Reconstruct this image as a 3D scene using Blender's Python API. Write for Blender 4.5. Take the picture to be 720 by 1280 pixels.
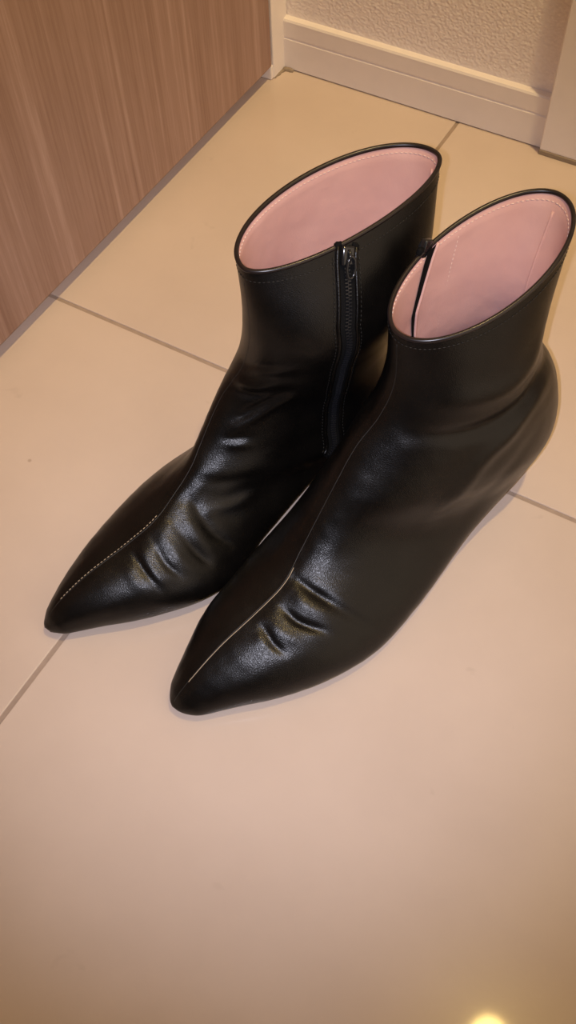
import bpy, bmesh, math, random
import numpy as np
from mathutils import Matrix, Vector

for _o in list(bpy.data.objects):
    bpy.data.objects.remove(_o, do_unlink=True)
SC = bpy.context.scene
COL = SC.collection

# ------------------------------------------------------------------ camera
CAM_H = 0.52
RIGHT = Vector((0.86495678, 0.50095975, -0.02981767))
UP = Vector((-0.40618252, 0.73373306, 0.54465728))
FWD = Vector((-0.29472959, 0.4589936, -0.83812848))
cd = bpy.data.cameras.new('camera')
cam = bpy.data.objects.new('camera', cd)
COL.objects.link(cam)
M = Matrix.Identity(4)
for i in range(3):
    M[i][0] = RIGHT[i]; M[i][1] = UP[i]; M[i][2] = -FWD[i]
M[2][3] = CAM_H
cam.matrix_world = M
cd.sensor_fit = 'VERTICAL'; cd.sensor_height = 24.0
cd.lens = 1218.73 / 1280 * 24.0
cd.clip_start = 0.01
SC.camera = cam

# ------------------------------------------------------------------ world, lights, exposure
W = bpy.data.worlds.new('world'); SC.world = W
W.use_nodes = True
bg = W.node_tree.nodes['Background']
bg.inputs[0].default_value = (1.0, 0.76, 0.54, 1)
bg.inputs[1].default_value = 1.08
SC.view_settings.view_transform = 'Standard'
SC.view_settings.look = 'None'
SC.view_settings.exposure = 0.0
SC.view_settings.gamma = 1.0
SC.view_settings.use_curve_mapping = False

# the phone's white LED torch, two centimetres beside its lens
fl = bpy.data.lights.new('phone_led', 'SPOT')
fl.energy = 8.9; fl.color = (0.98, 0.98, 1.16)
fl.shadow_soft_size = 0.0025
fl.spot_size = math.radians(65); fl.spot_blend = 1.0
flo = bpy.data.objects.new('phone_led', fl); COL.objects.link(flo)
FM = M.copy()
FM.translation = Vector((0, 0, CAM_H)) - RIGHT * 0.012
flo.matrix_world = FM
# warm ceiling downlight, its beam tipped towards the corner by the wood-grain door
LAMP_XY = (0.262, 0.432); CEIL_Z = 2.4; LAMP_STRENGTH = 190.0
ll = bpy.data.lights.new('downlight_beam', 'SPOT')
ll.energy = 108.0; ll.color = (1.0, 0.72, 0.33); ll.shadow_soft_size = 0.035
ll.spot_size = math.radians(33); ll.spot_blend = 1.0
llo = bpy.data.objects.new('downlight_beam', ll); COL.objects.link(llo)
llo.location = (LAMP_XY[0], LAMP_XY[1], CEIL_Z - .012)
llo.rotation_euler = (Vector((-.40, .64, 0)) - llo.location).to_track_quat('-Z', 'Y').to_euler()

# ------------------------------------------------------------------ helpers
def link(name, me, mat=None, parent=None, smooth=True):
    o = bpy.data.objects.new(name, me); COL.objects.link(o)
    if mat and not me.materials:
        me.materials.append(mat)
    if parent:
        o.parent = parent
    if smooth:
        for p in me.polygons: p.use_smooth = True
    return o

def mesh(name, v, f):
    me = bpy.data.meshes.new(name)
    me.from_pydata([tuple(map(float, p)) for p in v], [], [tuple(map(int, q)) for q in f])
    me.update()
    bm = bmesh.new(); bm.from_mesh(me)
    bmesh.ops.recalc_face_normals(bm, faces=bm.faces); bm.to_mesh(me); bm.free()
    return me

def box_mesh(name, lo, hi, bevel=0.0, seg=2):
    bm = bmesh.new(); bmesh.ops.create_cube(bm, size=1)
    for v in bm.verts:
        for i in range(3):
            v.co[i] = lo[i] + (v.co[i] + .5) * (hi[i] - lo[i])
    if bevel:
        bmesh.ops.bevel(bm, geom=bm.edges[:], offset=bevel, segments=seg, affect='EDGES', profile=.5)
    me = bpy.data.meshes.new(name); bm.to_mesh(me); bm.free()
    return me

def struct(o):
    o['kind'] = 'structure'; return o

def empty(name, loc, rz=0.0):
    o = bpy.data.objects.new(name, None); COL.objects.link(o)
    o.location = loc; o.rotation_euler = (0, 0, rz); o.empty_display_size = .03
    return o

def tube(path, rad, sides=8, closed=False):
    path = np.asarray(path, float); n = len(path)
    rad = np.full(n, rad) if np.isscalar(rad) else np.asarray(rad)
    v, f = [], []
    up = None
    for i in range(n):
        a = path[(i - 1) % n if closed else max(i - 1, 0)]; b = path[(i + 1) % n if closed else min(i + 1, n - 1)]
        t = (b - a) / (np.linalg.norm(b - a) + 1e-12)
        if up is None:
            up = np.cross(t, (0, 0, 1.)) if abs(t[2]) < .9 else np.cross(t, (1., 0, 0))
        up = up - t * (up @ t); up /= np.linalg.norm(up)
        w = np.cross(t, up)
        for k in range(sides):
            an = 2 * math.pi * k / sides
            v.append(path[i] + rad[i] * (math.cos(an) * up + math.sin(an) * w))
    m = n if closed else n - 1
    for i in range(m):
        for k in range(sides):
            j = (i + 1) % n
            f.append((i * sides + k, i * sides + (k + 1) % sides, j * sides + (k + 1) % sides, j * sides + k))
    if not closed:
        f.append(tuple(range(sides))[::-1]); f.append(tuple((n - 1) * sides + k for k in range(sides)))
    return v, f

def join(parts):
    V, F = [], []
    for v, f in parts:
        b = len(V); V += list(v); F += [tuple(i + b for i in q) for q in f]
    return V, F

def obox(c, ax, ay, az, hx, hy, hz):
    v = []
    for sx in (-1, 1):
        for sy in (-1, 1):
            for sz in (-1, 1):
                v.append(c + ax * hx * sx + ay * hy * sy + az * hz * sz)
    return v, [(0, 1, 3, 2), (4, 6, 7, 5), (0, 4, 5, 1), (2, 3, 7, 6), (0, 2, 6, 4), (1, 5, 7, 3)]

# ------------------------------------------------------------------ materials
class Mat:
    def __init__(s, name):
        s.m = bpy.data.materials.new(name); s.m.use_nodes = True
        s.t = s.m.node_tree; s.b = s.t.nodes['Principled BSDF']
    def n(s, typ, **kw):
        x = s.t.nodes.new(typ)
        for k, v in kw.items():
            if k in x.inputs.keys(): x.inputs[k].default_value = v
            else: setattr(x, k, v)
        return x
    def l(s, a, ao, b, bi): s.t.links.new(a.outputs[ao], b.inputs[bi])
    def set(s, **kw):
        for k, v in kw.items(): s.b.inputs[k.replace('_', ' ')].default_value = v
        return s
    def coords(s, scale=(1, 1, 1), out='Object'):
        tc = s.n('ShaderNodeTexCoord'); mp = s.n('ShaderNodeMapping'); mp.inputs['Scale'].default_value = scale
        s.l(tc, out, mp, 'Vector'); return mp
    def ramp(s, stops):
        r = s.n('ShaderNodeValToRGB'); e = r.color_ramp.elements
        while len(e) < len(stops): e.new(.5)
        for x, (p, c) in zip(e, stops): x.position = p; x.color = (*c, 1)
        return r
    def bump(s, src, out, strength, dist, chain=None):
        b = s.n('ShaderNodeBump'); b.inputs['Strength'].default_value = strength; b.inputs['Distance'].default_value = dist
        s.l(src, out, b, 'Height')
        if chain: s.l(chain, 'Normal', b, 'Normal')
        s.l(b, 'Normal', s.b, 'Normal'); return b

def m_leather():
    a = Mat('black_leather')
    mp = a.coords((1, 1, 1))
    no = a.n('ShaderNodeTexNoise', Scale=60.0, Detail=4.0); a.l(mp, 'Vector', no, 'Vector')
    r = a.ramp([(.3, (.0020, .0017, .0016)), (.7, (.0040, .0034, .0030))]); a.l(no, 'Fac', r, 'Fac')
    a.l(r, 'Color', a.b, 'Base Color')
    rr = a.n('ShaderNodeMapRange'); rr.inputs['To Min'].default_value = .28; rr.inputs['To Max'].default_value = .37
    a.l(no, 'Fac', rr, 'Value'); a.l(rr, 'Result', a.b, 'Roughness')
    vo = a.n('ShaderNodeTexVoronoi', Scale=1100.0); vo.feature = 'DISTANCE_TO_EDGE'; a.l(mp, 'Vector', vo, 'Vector')
    n2 = a.n('ShaderNodeTexNoise', Scale=260.0, Detail=3.0); a.l(mp, 'Vector', n2, 'Vector')
    b1 = a.bump(n2, 'Fac', .10, .0004)
    a.bump(vo, 'Distance', .42, .0003, b1)
    a.set(Specular_IOR_Level=.32)
    return a.m

def m_plain(name, col, rough, spec=.5, metal=0.0, bump=None, var=.09):
    a = Mat(name)
    mp = a.coords()
    no = a.n('ShaderNodeTexNoise', Scale=90.0, Detail=3.0); a.l(mp, 'Vector', no, 'Vector')
    c = np.array(col)
    r = a.ramp([(.3, tuple(c * (1 - var))), (.7, tuple(np.minimum(c * (1 + var), 1)))]); a.l(no, 'Fac', r, 'Fac')
    a.l(r, 'Color', a.b, 'Base Color')
    a.set(Roughness=rough, Specular_IOR_Level=spec, Metallic=metal)
    if bump: 
        n2 = a.n('ShaderNodeTexNoise', Scale=bump[0], Detail=3.0); a.l(mp, 'Vector', n2, 'Vector')
        a.bump(n2, 'Fac', bump[1], bump[2])
    return a.m

def m_lining():
    a = Mat('pink_lining')
    mp = a.coords()
    no = a.n('ShaderNodeTexNoise', Scale=28.0, Detail=3.0); a.l(mp, 'Vector', no, 'Vector')
    r = a.ramp([(.3, (.61, .355, .320)), (.7, (.68, .415, .370))]); a.l(no, 'Fac', r, 'Fac')
    a.l(r, 'Color', a.b, 'Base Color')
    n2 = a.n('ShaderNodeTexNoise', Scale=45.0, Detail=2.0); a.l(mp, 'Vector', n2, 'Vector')
    b = a.bump(n2, 'Fac', .35, .003)
    n3 = a.n('ShaderNodeTexNoise', Scale=900.0); a.l(mp, 'Vector', n3, 'Vector')
    a.bump(n3, 'Fac', .25, .0003, b)
    a.set(Roughness=.55, Specular_IOR_Level=.35)
    return a.m

def m_tile():
    a = Mat('beige_porcelain_tile')
    tc = a.n('ShaderNodeTexCoord'); oi = a.n('ShaderNodeObjectInfo')
    ad = a.n('ShaderNodeVectorMath'); ad.operation = 'ADD'
    sc = a.n('ShaderNodeVectorMath'); sc.operation = 'SCALE'; sc.inputs['Scale'].default_value = 7.0
    a.l(oi, 'Location', sc, 0); a.l(tc, 'Object', ad, 0); a.l(sc, 'Vector', ad, 1)
    no = a.n('ShaderNodeTexNoise', Scale=9.0, Detail=5.0, Roughness=.6); a.l(ad, 'Vector', no, 'Vector')
    r = a.ramp([(.3, (.575, .465, .385)), (.7, (.625, .510, .425))]); a.l(no, 'Fac', r, 'Fac')
    # scuffs: small darker smudges
    n2 = a.n('ShaderNodeTexNoise', Scale=38.0, Detail=2.5, Distortion=1.2); a.l(ad, 'Vector', n2, 'Vector')
    r2 = a.ramp([(.70, (0, 0, 0)), (.80, (1, 1, 1))]); a.l(n2, 'Fac', r2, 'Fac')
    mx = a.n('ShaderNodeMix'); mx.data_type = 'RGBA'
    mu = a.n('ShaderNodeMath'); mu.operation = 'MULTIPLY'; mu.inputs[1].default_value = .22
    a.l(r2, 'Color', mu, 0); a.l(mu, 'Value', mx, 'Factor'); a.l(r, 'Color', mx, 'A')
    mx.inputs['B'].default_value = (.33, .25, .20, 1)
    # sparse grit
    vo = a.n('ShaderNodeTexVoronoi', Scale=16.0); a.l(ad, 'Vector', vo, 'Vector')
    r3 = a.ramp([(.018, (1, 1, 1)), (.030, (0, 0, 0))]); a.l(vo, 'Distance', r3, 'Fac')
    mx2 = a.n('ShaderNodeMix'); mx2.data_type = 'RGBA'; a.l(mx, 'Result', mx2, 'A')
    m3 = a.n('ShaderNodeMath'); m3.operation = 'MULTIPLY'; m3.inputs[1].default_value = .5
    a.l(r3, 'Color', m3, 0); a.l(m3, 'Value', mx2, 'Factor'); mx2.inputs['B'].default_value = (.28, .19, .12, 1)
    a.l(mx2, 'Result', a.b, 'Base Color')
    n4 = a.n('ShaderNodeTexNoise', Scale=420.0, Detail=2.0); a.l(ad, 'Vector', n4, 'Vector')
    a.bump(n4, 'Fac', .06, .0004)
    a.set(Roughness=.22, Specular_IOR_Level=.22, Coat_Weight=.25, Coat_Roughness=.05)
    return a.m

def m_wood():
    a = Mat('brown_woodgrain_laminate')
    mp = a.coords((1, 1, .012))
    n1 = a.n('ShaderNodeTexNoise', Scale=210.0, Detail=4.0, Roughness=.62); a.l(mp, 'Vector', n1, 'Vector')
    mp2 = a.coords((1, 1, .012))
    n2 = a.n('ShaderNodeTexNoise', Scale=30.0, Detail=3.0, Roughness=.55); a.l(mp2, 'Vector', n2, 'Vector')
    mp3 = a.coords((1, 1, .06))
    n3 = a.n('ShaderNodeTexNoise', Scale=520.0, Detail=2.0); a.l(mp3, 'Vector', n3, 'Vector')
    ad = a.n('ShaderNodeMath'); ad.operation = 'MULTIPLY_ADD'; ad.inputs[1].default_value = .40
    a.l(n2, 'Fac', ad, 0); 
    h = a.n('ShaderNodeMath'); h.operation = 'MULTIPLY'; h.inputs[1].default_value = .60; a.l(n1, 'Fac', h, 0); a.l(h, 'Value', ad, 2)
    a2 = a.n('ShaderNodeMath'); a2.operation = 'MULTIPLY_ADD'; a2.inputs[1].default_value = .22; a.l(n3, 'Fac', a2, 0); a.l(ad, 'Value', a2, 2)
    r = a.ramp([(.42, (.265, .155, .115)), (.56, (.330, .206, .158)), (.66, (.375, .240, .190)), (.80, (.470, .322, .268))]); a.l(a2, 'Value', r, 'Fac')
    a.l(r, 'Color', a.b, 'Base Color')
    a.bump(n1, 'Fac', .15, .0004)
    a.set(Roughness=.5, Specular_IOR_Level=.35)
    return a.m

def m_paper():
    a = Mat('embossed_wallpaper')
    mp = a.coords((1, 1, 1.0))
    n1 = a.n('ShaderNodeTexNoise', Scale=380.0, Detail=3.0, Roughness=.55); a.l(mp, 'Vector', n1, 'Vector')
    mp2 = a.coords((1, 1, 1.2))
    v1 = a.n('ShaderNodeTexVoronoi', Scale=400.0); v1.feature = 'SMOOTH_F1'; a.l(mp2, 'Vector', v1, 'Vector')
    b = a.bump(n1, 'Fac', .4, .0010)
    a.bump(v1, 'Distance', .65, .0012, b)
    r = a.ramp([(.3, (.91, .83, .79)), (.7, (.95, .88, .85))]); a.l(n1, 'Fac', r, 'Fac'); a.l(r, 'Color', a.b, 'Base Color')
    a.set(Roughness=.8, Specular_IOR_Level=.2)
    return a.m

LEATHER = m_leather(); LINING = m_lining(); TILE = m_tile(); WOOD = m_wood(); PAPER = m_paper()
EDGE = m_plain('black_edge_paint', (.012, .008, .008), .30)
SEAM = m_plain('black_seam_thread', (.010, .009, .008), .55)
SOLE = m_plain('black_rubber_sole', (.010, .009, .008), .55, .4)
STITCH = m_plain('tan_thread', (.34, .27, .19), .7, .3)
PALE = m_plain('pale_thread', (.80, .62, .54), .7, .3)
TAPE = m_plain('black_zip_tape', (.003, .003, .0035), .85, .15, bump=(900., .4, .0004))
TEETH = m_plain('black_zip_coil', (.012, .012, .014), .28, .5)
METAL = m_plain('black_lacquered_metal', (.012, .012, .013), .14, .6)
GROUT = m_plain('grey_brown_grout', (.36, .275, .215), .9, .2, bump=(700., .4, .0005))
WHITE = m_plain('cream_painted_trim', (.86, .79, .75), .45, .4, var=.012)
SEAL_AND_STRIP = m_plain('grey_sealant_and_strip', (.30, .235, .17), .7, .3, bump=(300., .5, .001))
DARK = m_plain('dark_light_block', (.045, .035, .028), .6, .3)  # for the added light blocker, dark so the leather reflects little
CEILM = m_plain('white_ceiling_paper', (.75, .70, .64), .9, .2)

# ------------------------------------------------------------------ setting
TX, TY, TS, GW = -0.2550, 0.3665, 0.450, 0.0031
X0, X1, Y0, Y1 = -0.4310, 0.75, -0.45, 0.6975
fl_o = struct(link('floor', box_mesh('floor', (X0 - .30, Y0, -.03), (X1, Y1 + .03, -.0009)), GROUT, smooth=False))
xs = [X0 - .30] + [TX + k * TS for k in range(0, 3)] + [X1]
ys = [Y0] + [TY + k * TS for k in range(-1, 1)] + [Y1 + .010]
for i in range(len(xs) - 1):
    for j in range(len(ys) - 1):
        x0, x1, y0, y1 = xs[i] + GW / 2, xs[i + 1] - GW / 2, ys[j] + GW / 2, ys[j + 1] - GW / 2
        if x1 - x0 < .01 or y1 - y0 < .01: continue
        cx, cy = (x0 + x1) / 2, (y0 + y1) / 2
        me = box_mesh('tile', (x0 - cx, y0 - cy, -.009), (x1 - cx, y1 - cy, 0), .0006, 2)
        t = link('tile', me, TILE, fl_o, smooth=False); t.location = (cx, cy, 0)

WALL_Y = 0.7040
struct(link('wall_back', box_mesh('wall_back', (X0 - .30, WALL_Y, -.03), (X1, WALL_Y + .1, CEIL_Z)), PAPER, smooth=False))
struct(link('front_light_block', box_mesh('front_light_block', (X0 - .10, -.45, -.03), (X1, -.35, CEIL_Z)), DARK, smooth=False))  # unseen panel added behind the camera to block ambient light
struct(link('ceiling', box_mesh('ceiling', (X0 - .30, Y0, CEIL_Z), (X1 + .1, WALL_Y + .1, CEIL_Z + .1)), CEILM, smooth=False))

def profile_run(name, prof, x0, x1):
    n = len(prof); v = [(x0, y, z) for y, z in prof] + [(x1, y, z) for y, z in prof]
    f = [(k, (k + 1) % n, n + (k + 1) % n, n + k) for k in range(n)] + [tuple(range(n)), tuple(range(n, 2 * n))]
    return mesh(name, v, f)
FY = 0.6973
prof = [(WALL_Y, .0012), (FY, .0012), (FY, .0282), (FY + .0010, .0292), (FY + .0010, .0300), (FY + .0002, .0308),
        (FY + .0002, .0442), (FY + .0012, .0458), (WALL_Y, .0464)]
bb = struct(link('baseboard_back', profile_run('baseboard_back', prof, -.4265, -.1792), WHITE, smooth=False))
rnd = random.Random(4)
def bead(name, pts, rad, parent):
    P = []
    for a, b in zip(pts[:-1], pts[1:]):
        for k in range(6):
            P.append(np.array(a) + (np.array(b) - np.array(a)) * k / 6)
    P.append(np.array(pts[-1]))
    P = [p + np.array((rnd.uniform(-.0006, .0006), rnd.uniform(-.0006, .0006), 0)) for p in P]
    rr = [rad * rnd.uniform(.7, 1.25) for _ in P]
    v, f = tube(P, rr, 8)
    return link(name, mesh(name, v, f), SEAL_AND_STRIP, parent)
bead('sealant_bead', [(-.4250, .6955, .0002), (-.4150, .6968, .0002)], .0022, bb)
bead('sealant_bead', [(-.4245, .6940, .0000), (-.4262, .6800, .0000)], .0016, bb)

cs = struct(link('trim_1', box_mesh('trim_1', (-.1790, .6905, .0040), (-.1440, WALL_Y, 2.05), .0012), WHITE, smooth=False))
link('foot_strip', box_mesh('foot_strip', (-.1790, .6898, .0), (-.1440, .7000, .0042), .0006), SEAL_AND_STRIP, cs, False)  # grey-brown strip filling the gap under the casing
# plain door leaf standing to the right of that casing
d2 = struct(link('door_2', box_mesh('door_2', (-.1425, .6960, .008), (.62, WALL_Y - .0002, 2.03), .0010), WHITE, smooth=False))

# wood-grain door along the left, eight millimetres clear of the floor
d1 = struct(link('door_1', box_mesh('door_1', (-.4605, -.150, .0134), (-.4258, .6765, 2.03), .0008), WOOD, smooth=False))
jb = struct(link('trim_2', box_mesh('trim_2', (-.5000, .6788, .0006), (-.4252, WALL_Y - .0002, 2.05), .0010), WHITE, smooth=False))
link('foot_cap', box_mesh('foot_cap', (-.4400, .6755, .0004), (-.4262, .6795, .0130), .0008), WHITE, jb, False)
struct(link('wall_left', box_mesh('wall_left', (X0 - .10, -.35, -.03), (-.4290, -.1535, CEIL_Z)), PAPER, smooth=False))
struct(link('trim_3', box_mesh('trim_3', (-.5310, -.150, 2.0330), (-.4290, .6765, CEIL_Z)), WHITE, smooth=False))

# ------------------------------------------------------------------ boots
POSE = {'R': (-0.07654, 0.38728, -1.94284, 0.08656), 'L': (-0.15993, 0.38476, -1.99121, -0.04909)}
CTRL = {   # mm: front x, front z, back x, back z, half width inner, half width outer, centre
'R': [
  [89.5, 162.9, -25.1, 184.2, 28.8, 30.2, 9.6],
  [93.5, 135.3, -5.4, 138.8, 28.6, 34.7, 6.5],
  [103, 116.5, -8.9, 110.4, 27.4, 37.5, 7.2],
  [118.5, 100, -24.1, 81.3, 28.9, 45.3, 9.9],
  [135, 83, -23.8, 50.6, 34.0, 45.9, 8.7],
  [150, 67.5, 0.3, 27.9, 40.9, 39.6, 7.1],
  [165.5, 54.5, 57.0, 21.8, 44.0, 40.3, 4.0],
  [183.5, 46.2, 116.0, 10.6, 47.0, 45.6, -1.6],
  [207, 39.8, 157.7, 4.1, 43.1, 47.9, -2.8],
  [230.4, 33, 203.6, 3.1, 34.5, 38.1, -2.7],
  [252.7, 22.5, 240.5, 5.4, 19.6, 21.4, -3.3],
  [268.3, 9.4, 266.3, 5.8, 7.5, 10.0, -2.5],
  ],
'L': [
  [96.0, 175.7, -32.2, 184.2, 21.0, 33.8, -8.8],
  [98.8, 139.8, -17.1, 140.8, 36.6, 35.0, -3.5],
  [103.8, 112.1, -2.2, 108.1, 36.7, 27.5, -7.6],
  [117.5, 89.9, -0.9, 76.2, 35.2, 21.6, -13.3],
  [134.6, 71.9, -3.6, 48.8, 31.3, 22.9, -9.5],
  [149.5, 60.7, 10.0, 28.0, 27.8, 27.5, -3.1],
  [164.4, 52.2, 60.4, 22.4, 22.0, 35.3, 0.6],
  [183.4, 45.4, 118.7, 11.4, 28.3, 46.3, 5.5],
  [206.1, 38.4, 160.3, 4.0, 41.2, 41.7, 5.2],
  [229.5, 32.9, 201.9, 3.2, 33.2, 29.6, 4.8],
  [251.5, 23.4, 238.3, 5.5, 18.4, 14.7, 4.6],
  [265.0, 11.3, 264.8, 6.4, 7.2, 5.5, 4.6],
  ],
}
FS = np.array([(0, 0), (.01, .18), (.06, .40), (.2, .68), (.45, .9), (.72, 1.), (.9, .97), (.985, .86), (1, .7), (1, .35), (1, 0)])
BL = np.array([0, 0, 0, .1, .25, .55, .85, 1, 1, 1, 1, 1.])

def crom(P, n):
    K = len(P); t = np.linspace(0, K - 1, n); i = np.minimum(t.astype(int), K - 2); u = (t - i)[:, None]
    Q = np.vstack([2 * P[0] - P[1], P, 2 * P[-1] - P[-2]])
    a, b, c, d = Q[i], Q[i + 1], Q[i + 2], Q[i + 3]
    return .5 * (2 * b + (c - a) * u + (2 * a - 5 * b + 4 * c - d) * u ** 2 + (3 * b - a - 3 * c + d) * u ** 3)

def section(b, n):
    a = crom(FS, n); th = np.linspace(0, math.pi, n)
    e = np.stack([(1 - np.cos(th)) / 2, np.sin(th)], -1)
    return (1 - b) * e + b * a

NRING, NS = 240, 65          # rings from the topline to the toe; samples front to back on one side
NA = 2 * NS - 2

def base_grid(P):
    R = crom(P, NRING); b = np.clip(crom(BL[:, None], NRING)[:, 0], 0, 1); out = []
    for k in range(NRING):
        s = section(b[k], NS); Fx, Fz, Bx, Bz, wm, wl, c = R[k]
        side = []
        for sg, w in ((1, wm), (-1, wl)):
            side.append(np.stack([Fx + (Bx - Fx) * s[:, 0], c + sg * w * s[:, 1], Fz + (Bz - Fz) * s[:, 0]], -1))
        out.append(np.vstack([side[0], side[1][-2:0:-1]]))
    G = np.array(out); K = 11          # round off the very tip of the toe
    for k in range(NRING - K, NRING):
        q = (k - (NRING - K)) / (K - 1); sc = max(.05, math.sqrt(1 - q ** 2))
        c = G[k, 0] * .5 + G[k, NS - 1] * .5
        G[k] = c + (G[k] - c) * sc
    return G

def grid_normals(X):
    gu = np.roll(X, -1, 1) - np.roll(X, 1, 1); gv = np.gradient(X, axis=0)
    N = np.cross(gu, gv); N /= np.linalg.norm(N, axis=-1, keepdims=True) + 1e-12
    cen = X.mean(1, keepdims=True)
    k = NRING // 3
    if ((N[k] * (X[k] - cen[k])).sum() < 0): N = -N
    return N

def poly_field(X, pl):
    """distance to a polyline and the 0..1 position along it"""
    pl = np.array(pl, float) / 1000.0
    K = len(pl); n = max(24, 12 * (K - 1))
    pts = crom(pl, n) if K > 2 else pl[0] + (pl[1] - pl[0]) * np.linspace(0, 1, n)[:, None]
    sh = X.shape[:-1]; V = X.reshape(-1, 3)
    bd = np.full(len(V), 9.); bt = np.zeros(len(V))
    for k in range(n):
        d = np.linalg.norm(V - pts[k], axis=1); m = d < bd
        bd[m] = d[m]; bt[m] = k / (n - 1)
    return bd.reshape(sh), bt.reshape(sh)

# creases and folds: (polyline in mm: forward, towards the other boot, up), height in mm, half width in mm
FOLDS = {
'R': [
 ([(206.2, -11.5, 38.5), (207.4, -21.8, 35.7), (206.0, -28.2, 33.4)], -1.5, 2.6),
 ([(192.0, -12.1, 42.5), (189.7, -23.0, 40.1), (180.9, -34.6, 35.9)], -1.8, 3),
 ([(176.7, -4.7, 47.7), (171.1, -22.8, 43.8), (157.6, -44.7, 27.3)], -1.9, 3.6),
 ([(210.9, -11.3, 37.1), (212.4, -21.1, 34.3)], 0.6, 4),
 ([(201.5, -11.4, 39.9), (200.1, -22.1, 37.8), (194.8, -30.6, 35.5)], 1.2, 3.6),
 ([(182.4, -9.5, 45.6), (181.1, -20.0, 43.2), (174.5, -31.6, 38.8)], 1.5, 4.2),
 ([(-5.3, -8.8, 104.5), (19.2, -25.4, 109.2), (33.1, -29.8, 106.9), (57.9, -30.2, 107.6), (80.0, -22.9, 110.5), (95.9, -8.7, 113.0)], -3, 5),
 ([(16.1, -22.1, 145.2), (26.2, -26.2, 131.4), (45.8, -29.2, 127.0), (64.5, -26.3, 129.4), (82.7, -16.4, 131.6)], 2, 8),
 ([(-2.4, -17.8, 96.3), (27.1, -30.0, 101.6), (47.4, -33.8, 95.0), (64.5, -33.3, 88.8), (85.1, -32.0, 70.3), (100.3, -27.1, 55.9)], 1.9, 6),
 ([(23.7, -34.5, 79.0), (50.2, -37.2, 64.5), (67.9, -31.9, 44.4)], -0.8, 7),
 ([(102.4, 6.1, 112.0), (102.1, 1.6, 110.9)], 0.7, 1.8),
 ([(109.5, 5.8, 101.6), (109.1, 0.9, 100.5)], 0.9, 1.8),
 ],
'L': [
 ([(209.6, 15.7, 35.1), (210.1, 25.3, 31.8), (208.4, 30.9, 29.1)], 0.9, 3.4),
 ([(201.8, 12.5, 37.6), (202.5, 23.0, 34.6), (200.9, 34.3, 28.5)], -1.5, 2.5),
 ([(196.1, 11.3, 39.2), (198.7, 25.7, 34.3), (196.8, 34.5, 29.3)], 1.1, 3),
 ([(188.0, 10.6, 41.3), (190.3, 25.5, 35.5), (187.1, 36.0, 28.8)], -1.6, 2.6),
 ([(182.1, 11.2, 42.6), (181.9, 27.5, 34.8), (177.7, 37.7, 26.4)], 1.2, 3.2),
 ([(174.2, 10.7, 44.6), (172.4, 26.8, 34.9), (168.2, 36.7, 25.6)], -1.8, 2.8),
 ([(166.0, 9.8, 46.7), (165.5, 24.5, 36.7), (161.6, 35.1, 25.6)], 1.5, 3.2),
 ([(158.0, 7.4, 50.2), (157.7, 23.5, 37.3), (150.6, 33.3, 24.8)], -1.7, 3),
 ([(153.5, 16.7, 43.6), (135.8, 20.3, 40.2), (120.7, 20.5, 40.9)], 1.4, 3.5),
 ([(148.6, 5.6, 56.1), (133.6, 14.1, 53.4), (115.4, 18.9, 50.8)], -1.2, 4),
 ([(108.6, -8.9, 102.4), (103.2, 4.2, 104.4), (94.2, 13.6, 110.2)], 1.2, 2.6),
 ([(111.9, -7.9, 96.9), (105.8, 3.4, 98.7), (93.0, 15.0, 103.8)], -1.4, 2.6),
 ([(121.7, 1.1, 77.7), (112.0, 5.1, 83.2), (98.0, 11.9, 92.1), (87.3, 18.0, 98.4)], 1.5, 2.8),
 ([(117.4, 0.6, 82.8), (104.7, 7.3, 91.6), (87.8, 18.4, 104.8)], -1.5, 2.6),
 ([(102.4, -0.3, 113.1), (94.0, 13.1, 118.0), (86.7, 20.0, 121.9)], 0.6, 2.4),
 ([(103.8, -7.7, 111.9), (94.9, 11.9, 123.4)], -0.6, 2.4),
 ([(126.3, 4.3, 70.2), (116.1, 10.2, 69.5)], 0.7, 2.4),
 ([(127.0, 0.7, 73.2), (113.9, 8.7, 74.4)], -0.9, 2.4),
 ([(83.4, 21.4, 139.8), (75.8, 26.8, 135.0)], -0.6, 3),
 ],
}

def smooth_noise(X, scale, seed):
    r = np.random.RandomState(seed); s = np.zeros(X.shape[:-1])
    for _ in range(14):
        d = r.normal(size=3); d /= np.linalg.norm(d); ph = r.uniform(0, 6.28); k = scale * r.uniform(.6, 1.6)
        s += np.sin((X @ d) * k + ph)
    return s / 14

ZT = np.array([0, .0137, .0822, .1507, .2557, .3653, .4795]); ZA = np.array([.436, .425, .392, .416, .466, .472, .482])

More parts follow.
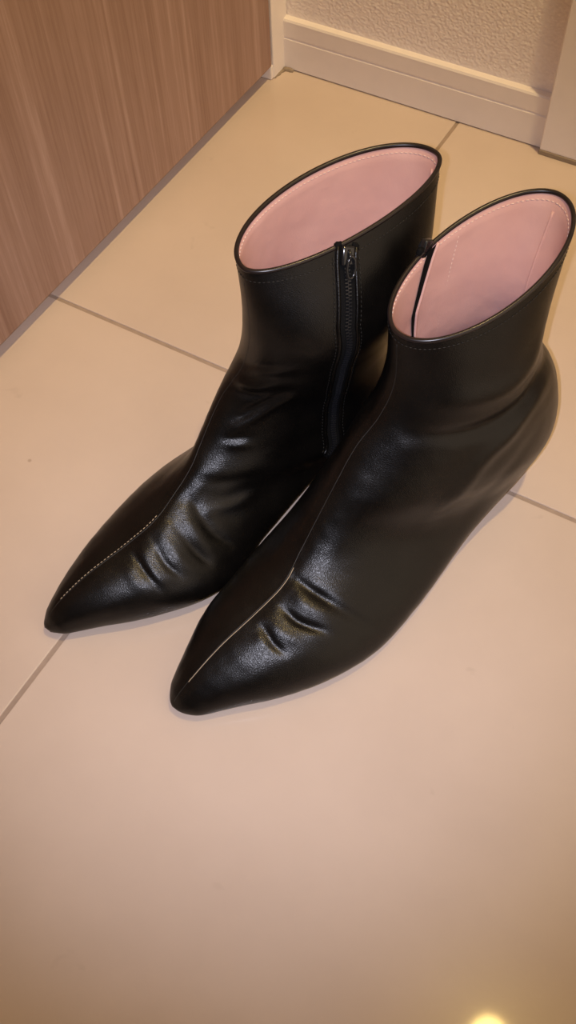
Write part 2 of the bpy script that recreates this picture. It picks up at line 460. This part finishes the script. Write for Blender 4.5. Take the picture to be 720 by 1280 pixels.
class Boot:
    def __init__(s, key, med, name, label):
        s.key, s.med = key, med
        P = np.array(CTRL[key]) / 1000.0
        x, y, ps, s.lean = POSE[key]
        X = base_grid(P); N = grid_normals(X)
        disp = np.zeros(X.shape[:-1])
        for pl, amp, w in FOLDS[key]:
            d, t = poly_field(X, pl)
            vamp = np.mean([p[0] for p in pl]) > 140
            if vamp: amp, w = (amp * .65, w) if amp > 0 else (amp * 1.15, w * .78)
            disp += amp * 1.1 / 1000 * np.exp(-(d / (w / 1000)) ** 2) * np.sin(np.clip(t, .02, .98) * math.pi) ** .45
        tt = np.linspace(0, 1, NRING)[:, None]
        disp += .0005 * smooth_noise(X, 150, 3 + med) * np.clip(tt * 6, 0, 1)
        disp += .00022 * smooth_noise(X, 520, 9 + med) * np.clip(tt * 5, 0, 1)
        # the sole side stays flat
        a = np.abs(((np.arange(NA) + NS - 1) % NA) - (NS - 1)) / (NS - 1)
        flat = np.clip((a[None, :] - .82) / .08, 0, 1) * np.clip((tt - .42) / .06, 0, 1)
        disp *= (1 - flat)
        s.base = X; s.X = X + N * disp[..., None]; s.N = grid_normals(s.X)
        s.root = empty(name, (x, y, 0), ps)
        s.root['label'] = label; s.root['category'] = 'boot'; s.root['group'] = 'pair of black ankle boots'
    def out(s, V):
        V = np.array(V, float); r = V.copy(); r[..., 1] = s.med * (V[..., 1] + s.lean * V[..., 2]); return r
    def at(s, t, a, off=0.0):
        fi = np.clip(t, 0, 1) * (NRING - 1); i = int(min(fi, NRING - 2)); u = fi - i
        fj = (a * (NS - 1)) % NA; j = int(fj); w = fj - j; j2 = (j + 1) % NA; j = j % NA
        f = lambda G: (G[i, j] * (1 - u) * (1 - w) + G[i + 1, j] * u * (1 - w) + G[i, j2] * (1 - u) * w + G[i + 1, j2] * u * w)
        n = f(s.N); n = n / np.linalg.norm(n)
        return f(s.X) + n * off, n
    def add(s, name, v, f, mat, parent=None, smooth=True):
        return link(name, mesh(name, s.out(v), f), mat, parent or s.root, smooth)
    def grid_faces(s, nr, flip=False):
        f = []
        for i in range(nr - 1):
            for j in range(NA):
                j2 = (j + 1) % NA; f.append((i * NA + j, i * NA + j2, (i + 1) * NA + j2, (i + 1) * NA + j))
        return f
    def path(s, t0, t1, fa, n, off):
        return np.array([s.at(t, fa(t), off)[0] for t in np.linspace(t0, t1, n)])
    def dashes(s, pts, pitch, length, rad, lift=0.0, skip=None):
        pts = np.asarray(pts); seg = np.linalg.norm(np.diff(pts, axis=0), axis=1); L = np.concatenate([[0], np.cumsum(seg)])
        g = lambda d: np.array([np.interp(d, L, pts[:, k]) for k in range(3)])
        parts = []; d = 0.0
        while d + length < L[-1]:
            parts.append(tube([g(d), g(d + length * .5), g(d + length)], [rad * .6, rad, rad * .6], 5)); d += pitch
        return join(parts)

    def build(s):
        X, N = s.X, s.N
        # upper
        v = list(X.reshape(-1, 3)); f = s.grid_faces(NRING); f.append(tuple((NRING - 1) * NA + j for j in range(NA)))
        s.add('upper', v, f, LEATHER)
        # lining, inset from the leather, down to the insole
        nl = int(NRING * .80); ins = np.full(nl, .0022); ins[:3] = (.0008, .0013, .0018)
        tl = np.arange(nl) / (NRING - 1)
        ins = ins + np.clip((tl - .45) / .1, 0, 1) * .0015
        Li = X[:nl] - N[:nl] * ins[:, None, None]
        Li += N[:nl] * (.0005 * smooth_noise(X[:nl], 170, 21) * np.clip(tl * 10, 0, 1)[:, None])[..., None]
        f = s.grid_faces(nl); f.append(tuple((nl - 1) * NA + j for j in range(NA)))
        li = s.add('lining', Li.reshape(-1, 3), f, LINING); li['label'] = 'smooth pink leather lining'
        s.Li = Li
        # topline binding
        ring = X[0] - N[0] * .0006
        v, f = tube(ring, .0013, 8, True); s.add('topline_binding', v, f, EDGE)
        # stitching below the rim, dark outside and pale inside
        zl = lambda p: True
        o1 = np.array([s.at(.013, a, .00015)[0] for a in np.linspace(-1, 1, 260)])
        v, f = s.dashes(o1, .0024, .0017, .00022); x = s.add('topline_stitching', v, f, SEAM); x['kind'] = 'stuff'
        i1 = np.array([s.at(.0075, a, -.0019)[0] for a in np.linspace(-1, 1, 260)])
        v, f = s.dashes(i1, .0026, .0017, .00028); x = s.add('lining_stitching', v, f, PALE, li); x['kind'] = 'stuff'
        # seams
        v, f = tube(s.path(.02, .985, lambda t: 0.0, 160, -.0003), .0004, 6); s.add('front_seam', v, f, SEAM)
        rng = (.59, .915) if s.key == 'R' else (.62, .90)
        pf = s.path(rng[0], rng[1], lambda t: -.012, 120, .00025)
        if s.key == 'R':
            v, f = tube(pf, .00024, 6)
            s.add('front_stitching', v, f, STITCH)
        else:
            v, f = s.dashes(pf, .0024, .0016, .00030); x = s.add('front_stitching', v, f, STITCH); x['kind'] = 'stuff'
        v, f = tube(s.path(.01, .40, lambda t: 1.0, 90, .0), .0005, 6); s.add('back_seam', v, f, SEAM)
        lb = np.array([s.at(t, .985, -.0021)[0] for t in np.linspace(.015, .22, 40)])
        v, f = tube(lb, .0008, 6); s.add('lining_seam', v, f, LINING, li)
        lf = np.array([s.at(t, .565 - .25 * max(0, t - .09), -.0021)[0] for t in np.linspace(.015, .25, 50)])
        v, f = s.dashes(lf, .0024, .0017, .00024); x = s.add('lining_seam', v, f, PALE, li); x['kind'] = 'stuff'
        s.zipper(li); s.sole(); s.heel()

    def zipper(s, li):
        za = lambda t: float(np.interp(t, ZT, ZA))
        n = 150; ts = np.linspace(.004, .475, n)
        C0 = [s.at(t, za(t), 0) for t in ts]
        pts = np.array([c[0] for c in C0]); nn = np.array([c[1] for c in C0])
        tg = np.gradient(pts, axis=0); tg /= np.linalg.norm(tg, axis=1)[:, None]
        sd = np.cross(nn, tg); sd /= np.linalg.norm(sd, axis=1)[:, None]
        hw = .0046
        v, f = [], []
        m = 7
        for i in range(n):
            for k in range(m):
                u = -1 + 2 * k / (m - 1)
                v.append(pts[i] + sd[i] * hw * u + nn[i] * (.00055 - .0004 * u * u))
        for i in range(n - 1):
            for k in range(m - 1):
                f.append((i * m + k, i * m + k + 1, (i + 1) * m + k + 1, (i + 1) * m + k))
        zp = s.add('zipper', v, f, TAPE); zp['label'] = 'black side zip running down from the rim'
        # coil
        L = np.concatenate([[0], np.cumsum(np.linalg.norm(np.diff(pts, axis=0), axis=1))])
        ip = lambda A, d: np.array([np.interp(d, L, A[:, k]) for k in range(3)])
        parts = []; d = .007; q = 0
        while d < L[-1] - .002:
            p, nx, tx, sx = ip(pts, d), ip(nn, d), ip(tg, d), ip(sd, d)
            sg = 1 if q % 2 else -1
            parts.append(obox(p + sx * .00075 * sg + nx * .0009, sx, tx, nx, .00095, .00032, .00045)); d += .0009; q += 1
        v, f = join(parts); x = s.add('zipper_teeth', v, f, TEETH, zp, False); x['kind'] = 'stuff'
        # leather lips either side
        for sg in (-1, 1):
            lip = np.array([pts[i] + sd[i] * sg * .0052 + nn[i] * .0004 for i in range(0, n, 2)])
            v, f = tube(lip, .0011, 8); s.add('zipper_lip', v, f, LEATHER)
            ed = np.array([pts[i] + sd[i] * sg * .0075 + nn[i] * .0002 for i in range(3, n, 2)])
            v, f = s.dashes(ed, .0024, .0016, .00022); x = s.add('zipper_stitching', v, f, SEAM, zp); x['kind'] = 'stuff'
        # slider at the rim with its pull
        p, nx, tx, sx = ip(pts, .0045), ip(nn, .0045), ip(tg, .0045), ip(sd, .0045)
        if s.key == 'R': p = p - tx * .0060 - nx * .0010
        def tm(name, lo, hi, bev, mat, parent):
            me = box_mesh(name, lo, hi, bev, 3)
            for vv in me.vertices:
                c = np.array(vv.co); w = p + sx * c[0] + tx * c[1] + nx * c[2]
                vv.co = Vector(s.out(w))
            if s.med < 0: me.flip_normals()
            return link(name, me, mat, parent)
        sl = tm('zipper_slider', (-.0036, -.0050, -.0008), (.0036, .0048, .0034), .0012, METAL, zp)
        lp = []
        for k in range(20):
            an = 2 * math.pi * k / 20
            lp.append(p + sx * (.0023 * math.cos(an) + .0012) + tx * (.0055 + .0055 * math.sin(an)) + nx * (.0040 - .0006 * math.sin(an)))
        v, f = tube(lp, .0008, 7, True); s.add('zipper_pull', v, f, METAL, zp)
        arch = [p + tx * (-.003 + .006 * k / 8) + nx * (.0034 + .0016 * math.sin(math.pi * k / 8)) for k in range(9)]
        v, f = tube(arch, .0008, 7); s.add('slider_bridge', v, f, METAL, zp)
        # puckered tab ends of the tape at the rim
        for sg in (-1, 1):
            c0 = ip(pts, .001)
            tb = [c0 + sd[0] * sg * (.0035 + .0035 * k / 5) - tg[0] * (.0012 * math.sin(k * 1.1) + .0010) - nn[0] * .0004 for k in range(6)]
            v, f = tube(tb, [.0012, .0017, .0015, .0019, .0015, .0008], 8); s.add('tape_end', v, f, TAPE, zp)
        # inside: the slit of the zip between the lining's edges
        hv, hf, ev = [], [], []
        tin = np.linspace(.0, .27, 60)
        for i, t in enumerate(tin):
            w = .0030 * max(0, 1 - t / .16) ** 1.3 + .0007
            c, nrm = s.at(t, za(t) + .01, -.0027)
            a_, _ = s.at(t, za(t) + .01 - .02, -.0027); b_, _ = s.at(t, za(t) + .01 + .02, -.0027)
            u = (b_ - a_) / np.linalg.norm(b_ - a_)
            hv += [c - u * w, c + u * w]; ev.append(c + u * (w + .0006) - nrm * .0002)
            if i: hf.append((2 * i - 2, 2 * i - 1, 2 * i + 1, 2 * i))
        s.add('zipper_inner_tape', hv, hf, TAPE, zp)
        v, f = tube(ev, .0009, 8); s.add('lining_edge', v, f, LINING, li)

    def sole_edge(s, t):
        fi = t * (NRING - 1); i = int(min(fi, NRING - 2)); u = fi - i
        G = s.base
        def g(a):
            j = int(round(a * (NS - 1))) % NA
            return G[i, j] * (1 - u) + G[i + 1, j] * u
        return g(.80), g(-.80), g(1.0)

    def sole(s):
        ts = np.linspace(.455, .995, 70); v, f = [], []
        for t in ts:
            m, l, b = s.sole_edge(t)
            z0 = b[2]
            for e in (m, l):
                y = b[1] + (e[1] - b[1]) * 1.0
                v += [(b[0], y, z0 + .0012), (b[0], y, max(z0 - .0026, .0004))]
        for i in range(len(ts) - 1):
            a, c = 4 * i, 4 * i + 4
            f += [(a, a + 2, c + 2, c), (a + 1, c + 1, c + 3, a + 3), (a, c, c + 1, a + 1), (a + 2, a + 3, c + 3, c + 2)]
        f += [(0, 1, 3, 2), tuple(4 * (len(ts) - 1) + k for k in (0, 2, 3, 1))]
        s.add('sole', v, f, SOLE, smooth=False)

    def heel(s):
        top, bot, mid = [], [], []
        n = 40
        m, l, b = s.sole_edge(.5)
        xb = s.base[int(.455 * (NRING - 1)), NS - 1][0]; zt = s.base[int(.455 * (NRING - 1)), NS - 1][2]
        levels = [(1.0, zt + .004), (.72, zt * .70), (.45, zt * .40), (.22, .0040)]
        v, f = [], []
        def ring(k, z):
            w = .0150 + (.0270 - .0150) * k; x0 = .0135 + (xb + .001 - .0135) * k; x1 = .0440 + .014 * k
            r = []
            for q in range(n):
                an = 2 * math.pi * q / n; c, sn = math.cos(an), math.sin(an)
                if c < 0: r.append(((x0 + x1) / 2 + (x1 - x0) / 2 * -abs(c) ** .9, w * math.copysign(abs(sn) ** .8, sn), z))
                else: r.append(((x0 + x1) / 2 + (x1 - x0) / 2 * abs(c) ** .45, w * math.copysign(abs(sn) ** .8, sn), z))
            return r
        for k, z in levels: v += ring(k, z)
        for a in range(len(levels) - 1):
            for q in range(n): f.append((a * n + q, a * n + (q + 1) % n, (a + 1) * n + (q + 1) % n, (a + 1) * n + q))
        f += [tuple(range(n)), tuple((len(levels) - 1) * n + q for q in range(n))]
        h = s.add('heel', v, f, LEATHER)
        v = ring(.20, .0040) + ring(.18, .0004); f = [(q, (q + 1) % n, n + (q + 1) % n, n + q) for q in range(n)] + [tuple(range(n)), tuple(range(n, 2 * n))]
        s.add('heel_tip', v, f, SOLE, h)

left = Boot('L', 1, 'ankle_boot', 'black leather ankle boot standing nearer the wood-grain door, its side zip in full view'); left.build()
right = Boot('R', -1, 'ankle_boot', 'black leather ankle boot farther from the wood-grain door, smooth outer side showing'); right.build()

# ------------------------------------------------------------------ ceiling downlight (reflected in the tile)
dl = empty('ceiling_downlight', (LAMP_XY[0], LAMP_XY[1], CEIL_Z)); dl['label'] = 'round recessed warm downlight in the ceiling'; dl['category'] = 'light'
n = 48; v, f = [], []
pr = [(.046, -.0010), (.047, -.006), (.056, -.007), (.062, -.004), (.063, -.0002)]
for r, z in pr:
    for k in range(n): v.append((r * math.cos(6.28318531 * k / n), r * math.sin(6.28318531 * k / n), z))
for a in range(len(pr) - 1):
    for k in range(n): f.append((a * n + k, a * n + (k + 1) % n, (a + 1) * n + (k + 1) % n, (a + 1) * n + k))
link('trim_ring', mesh('trim_ring', v, f), CEILM, dl)
lm = Mat('warm_lamp_lens'); lm.set(Emission_Color=(1.0, .70, .22, 1), Emission_Strength=LAMP_STRENGTH, Base_Color=(.8, .8, .8, 1))
v = [(.0455 * math.cos(6.28318531 * k / n), .0455 * math.sin(6.28318531 * k / n), -.003) for k in range(n)]
me = bpy.data.meshes.new('lens'); me.from_pydata(v, [], [tuple(range(n))[::-1]])
link('lens', me, lm.m, dl)
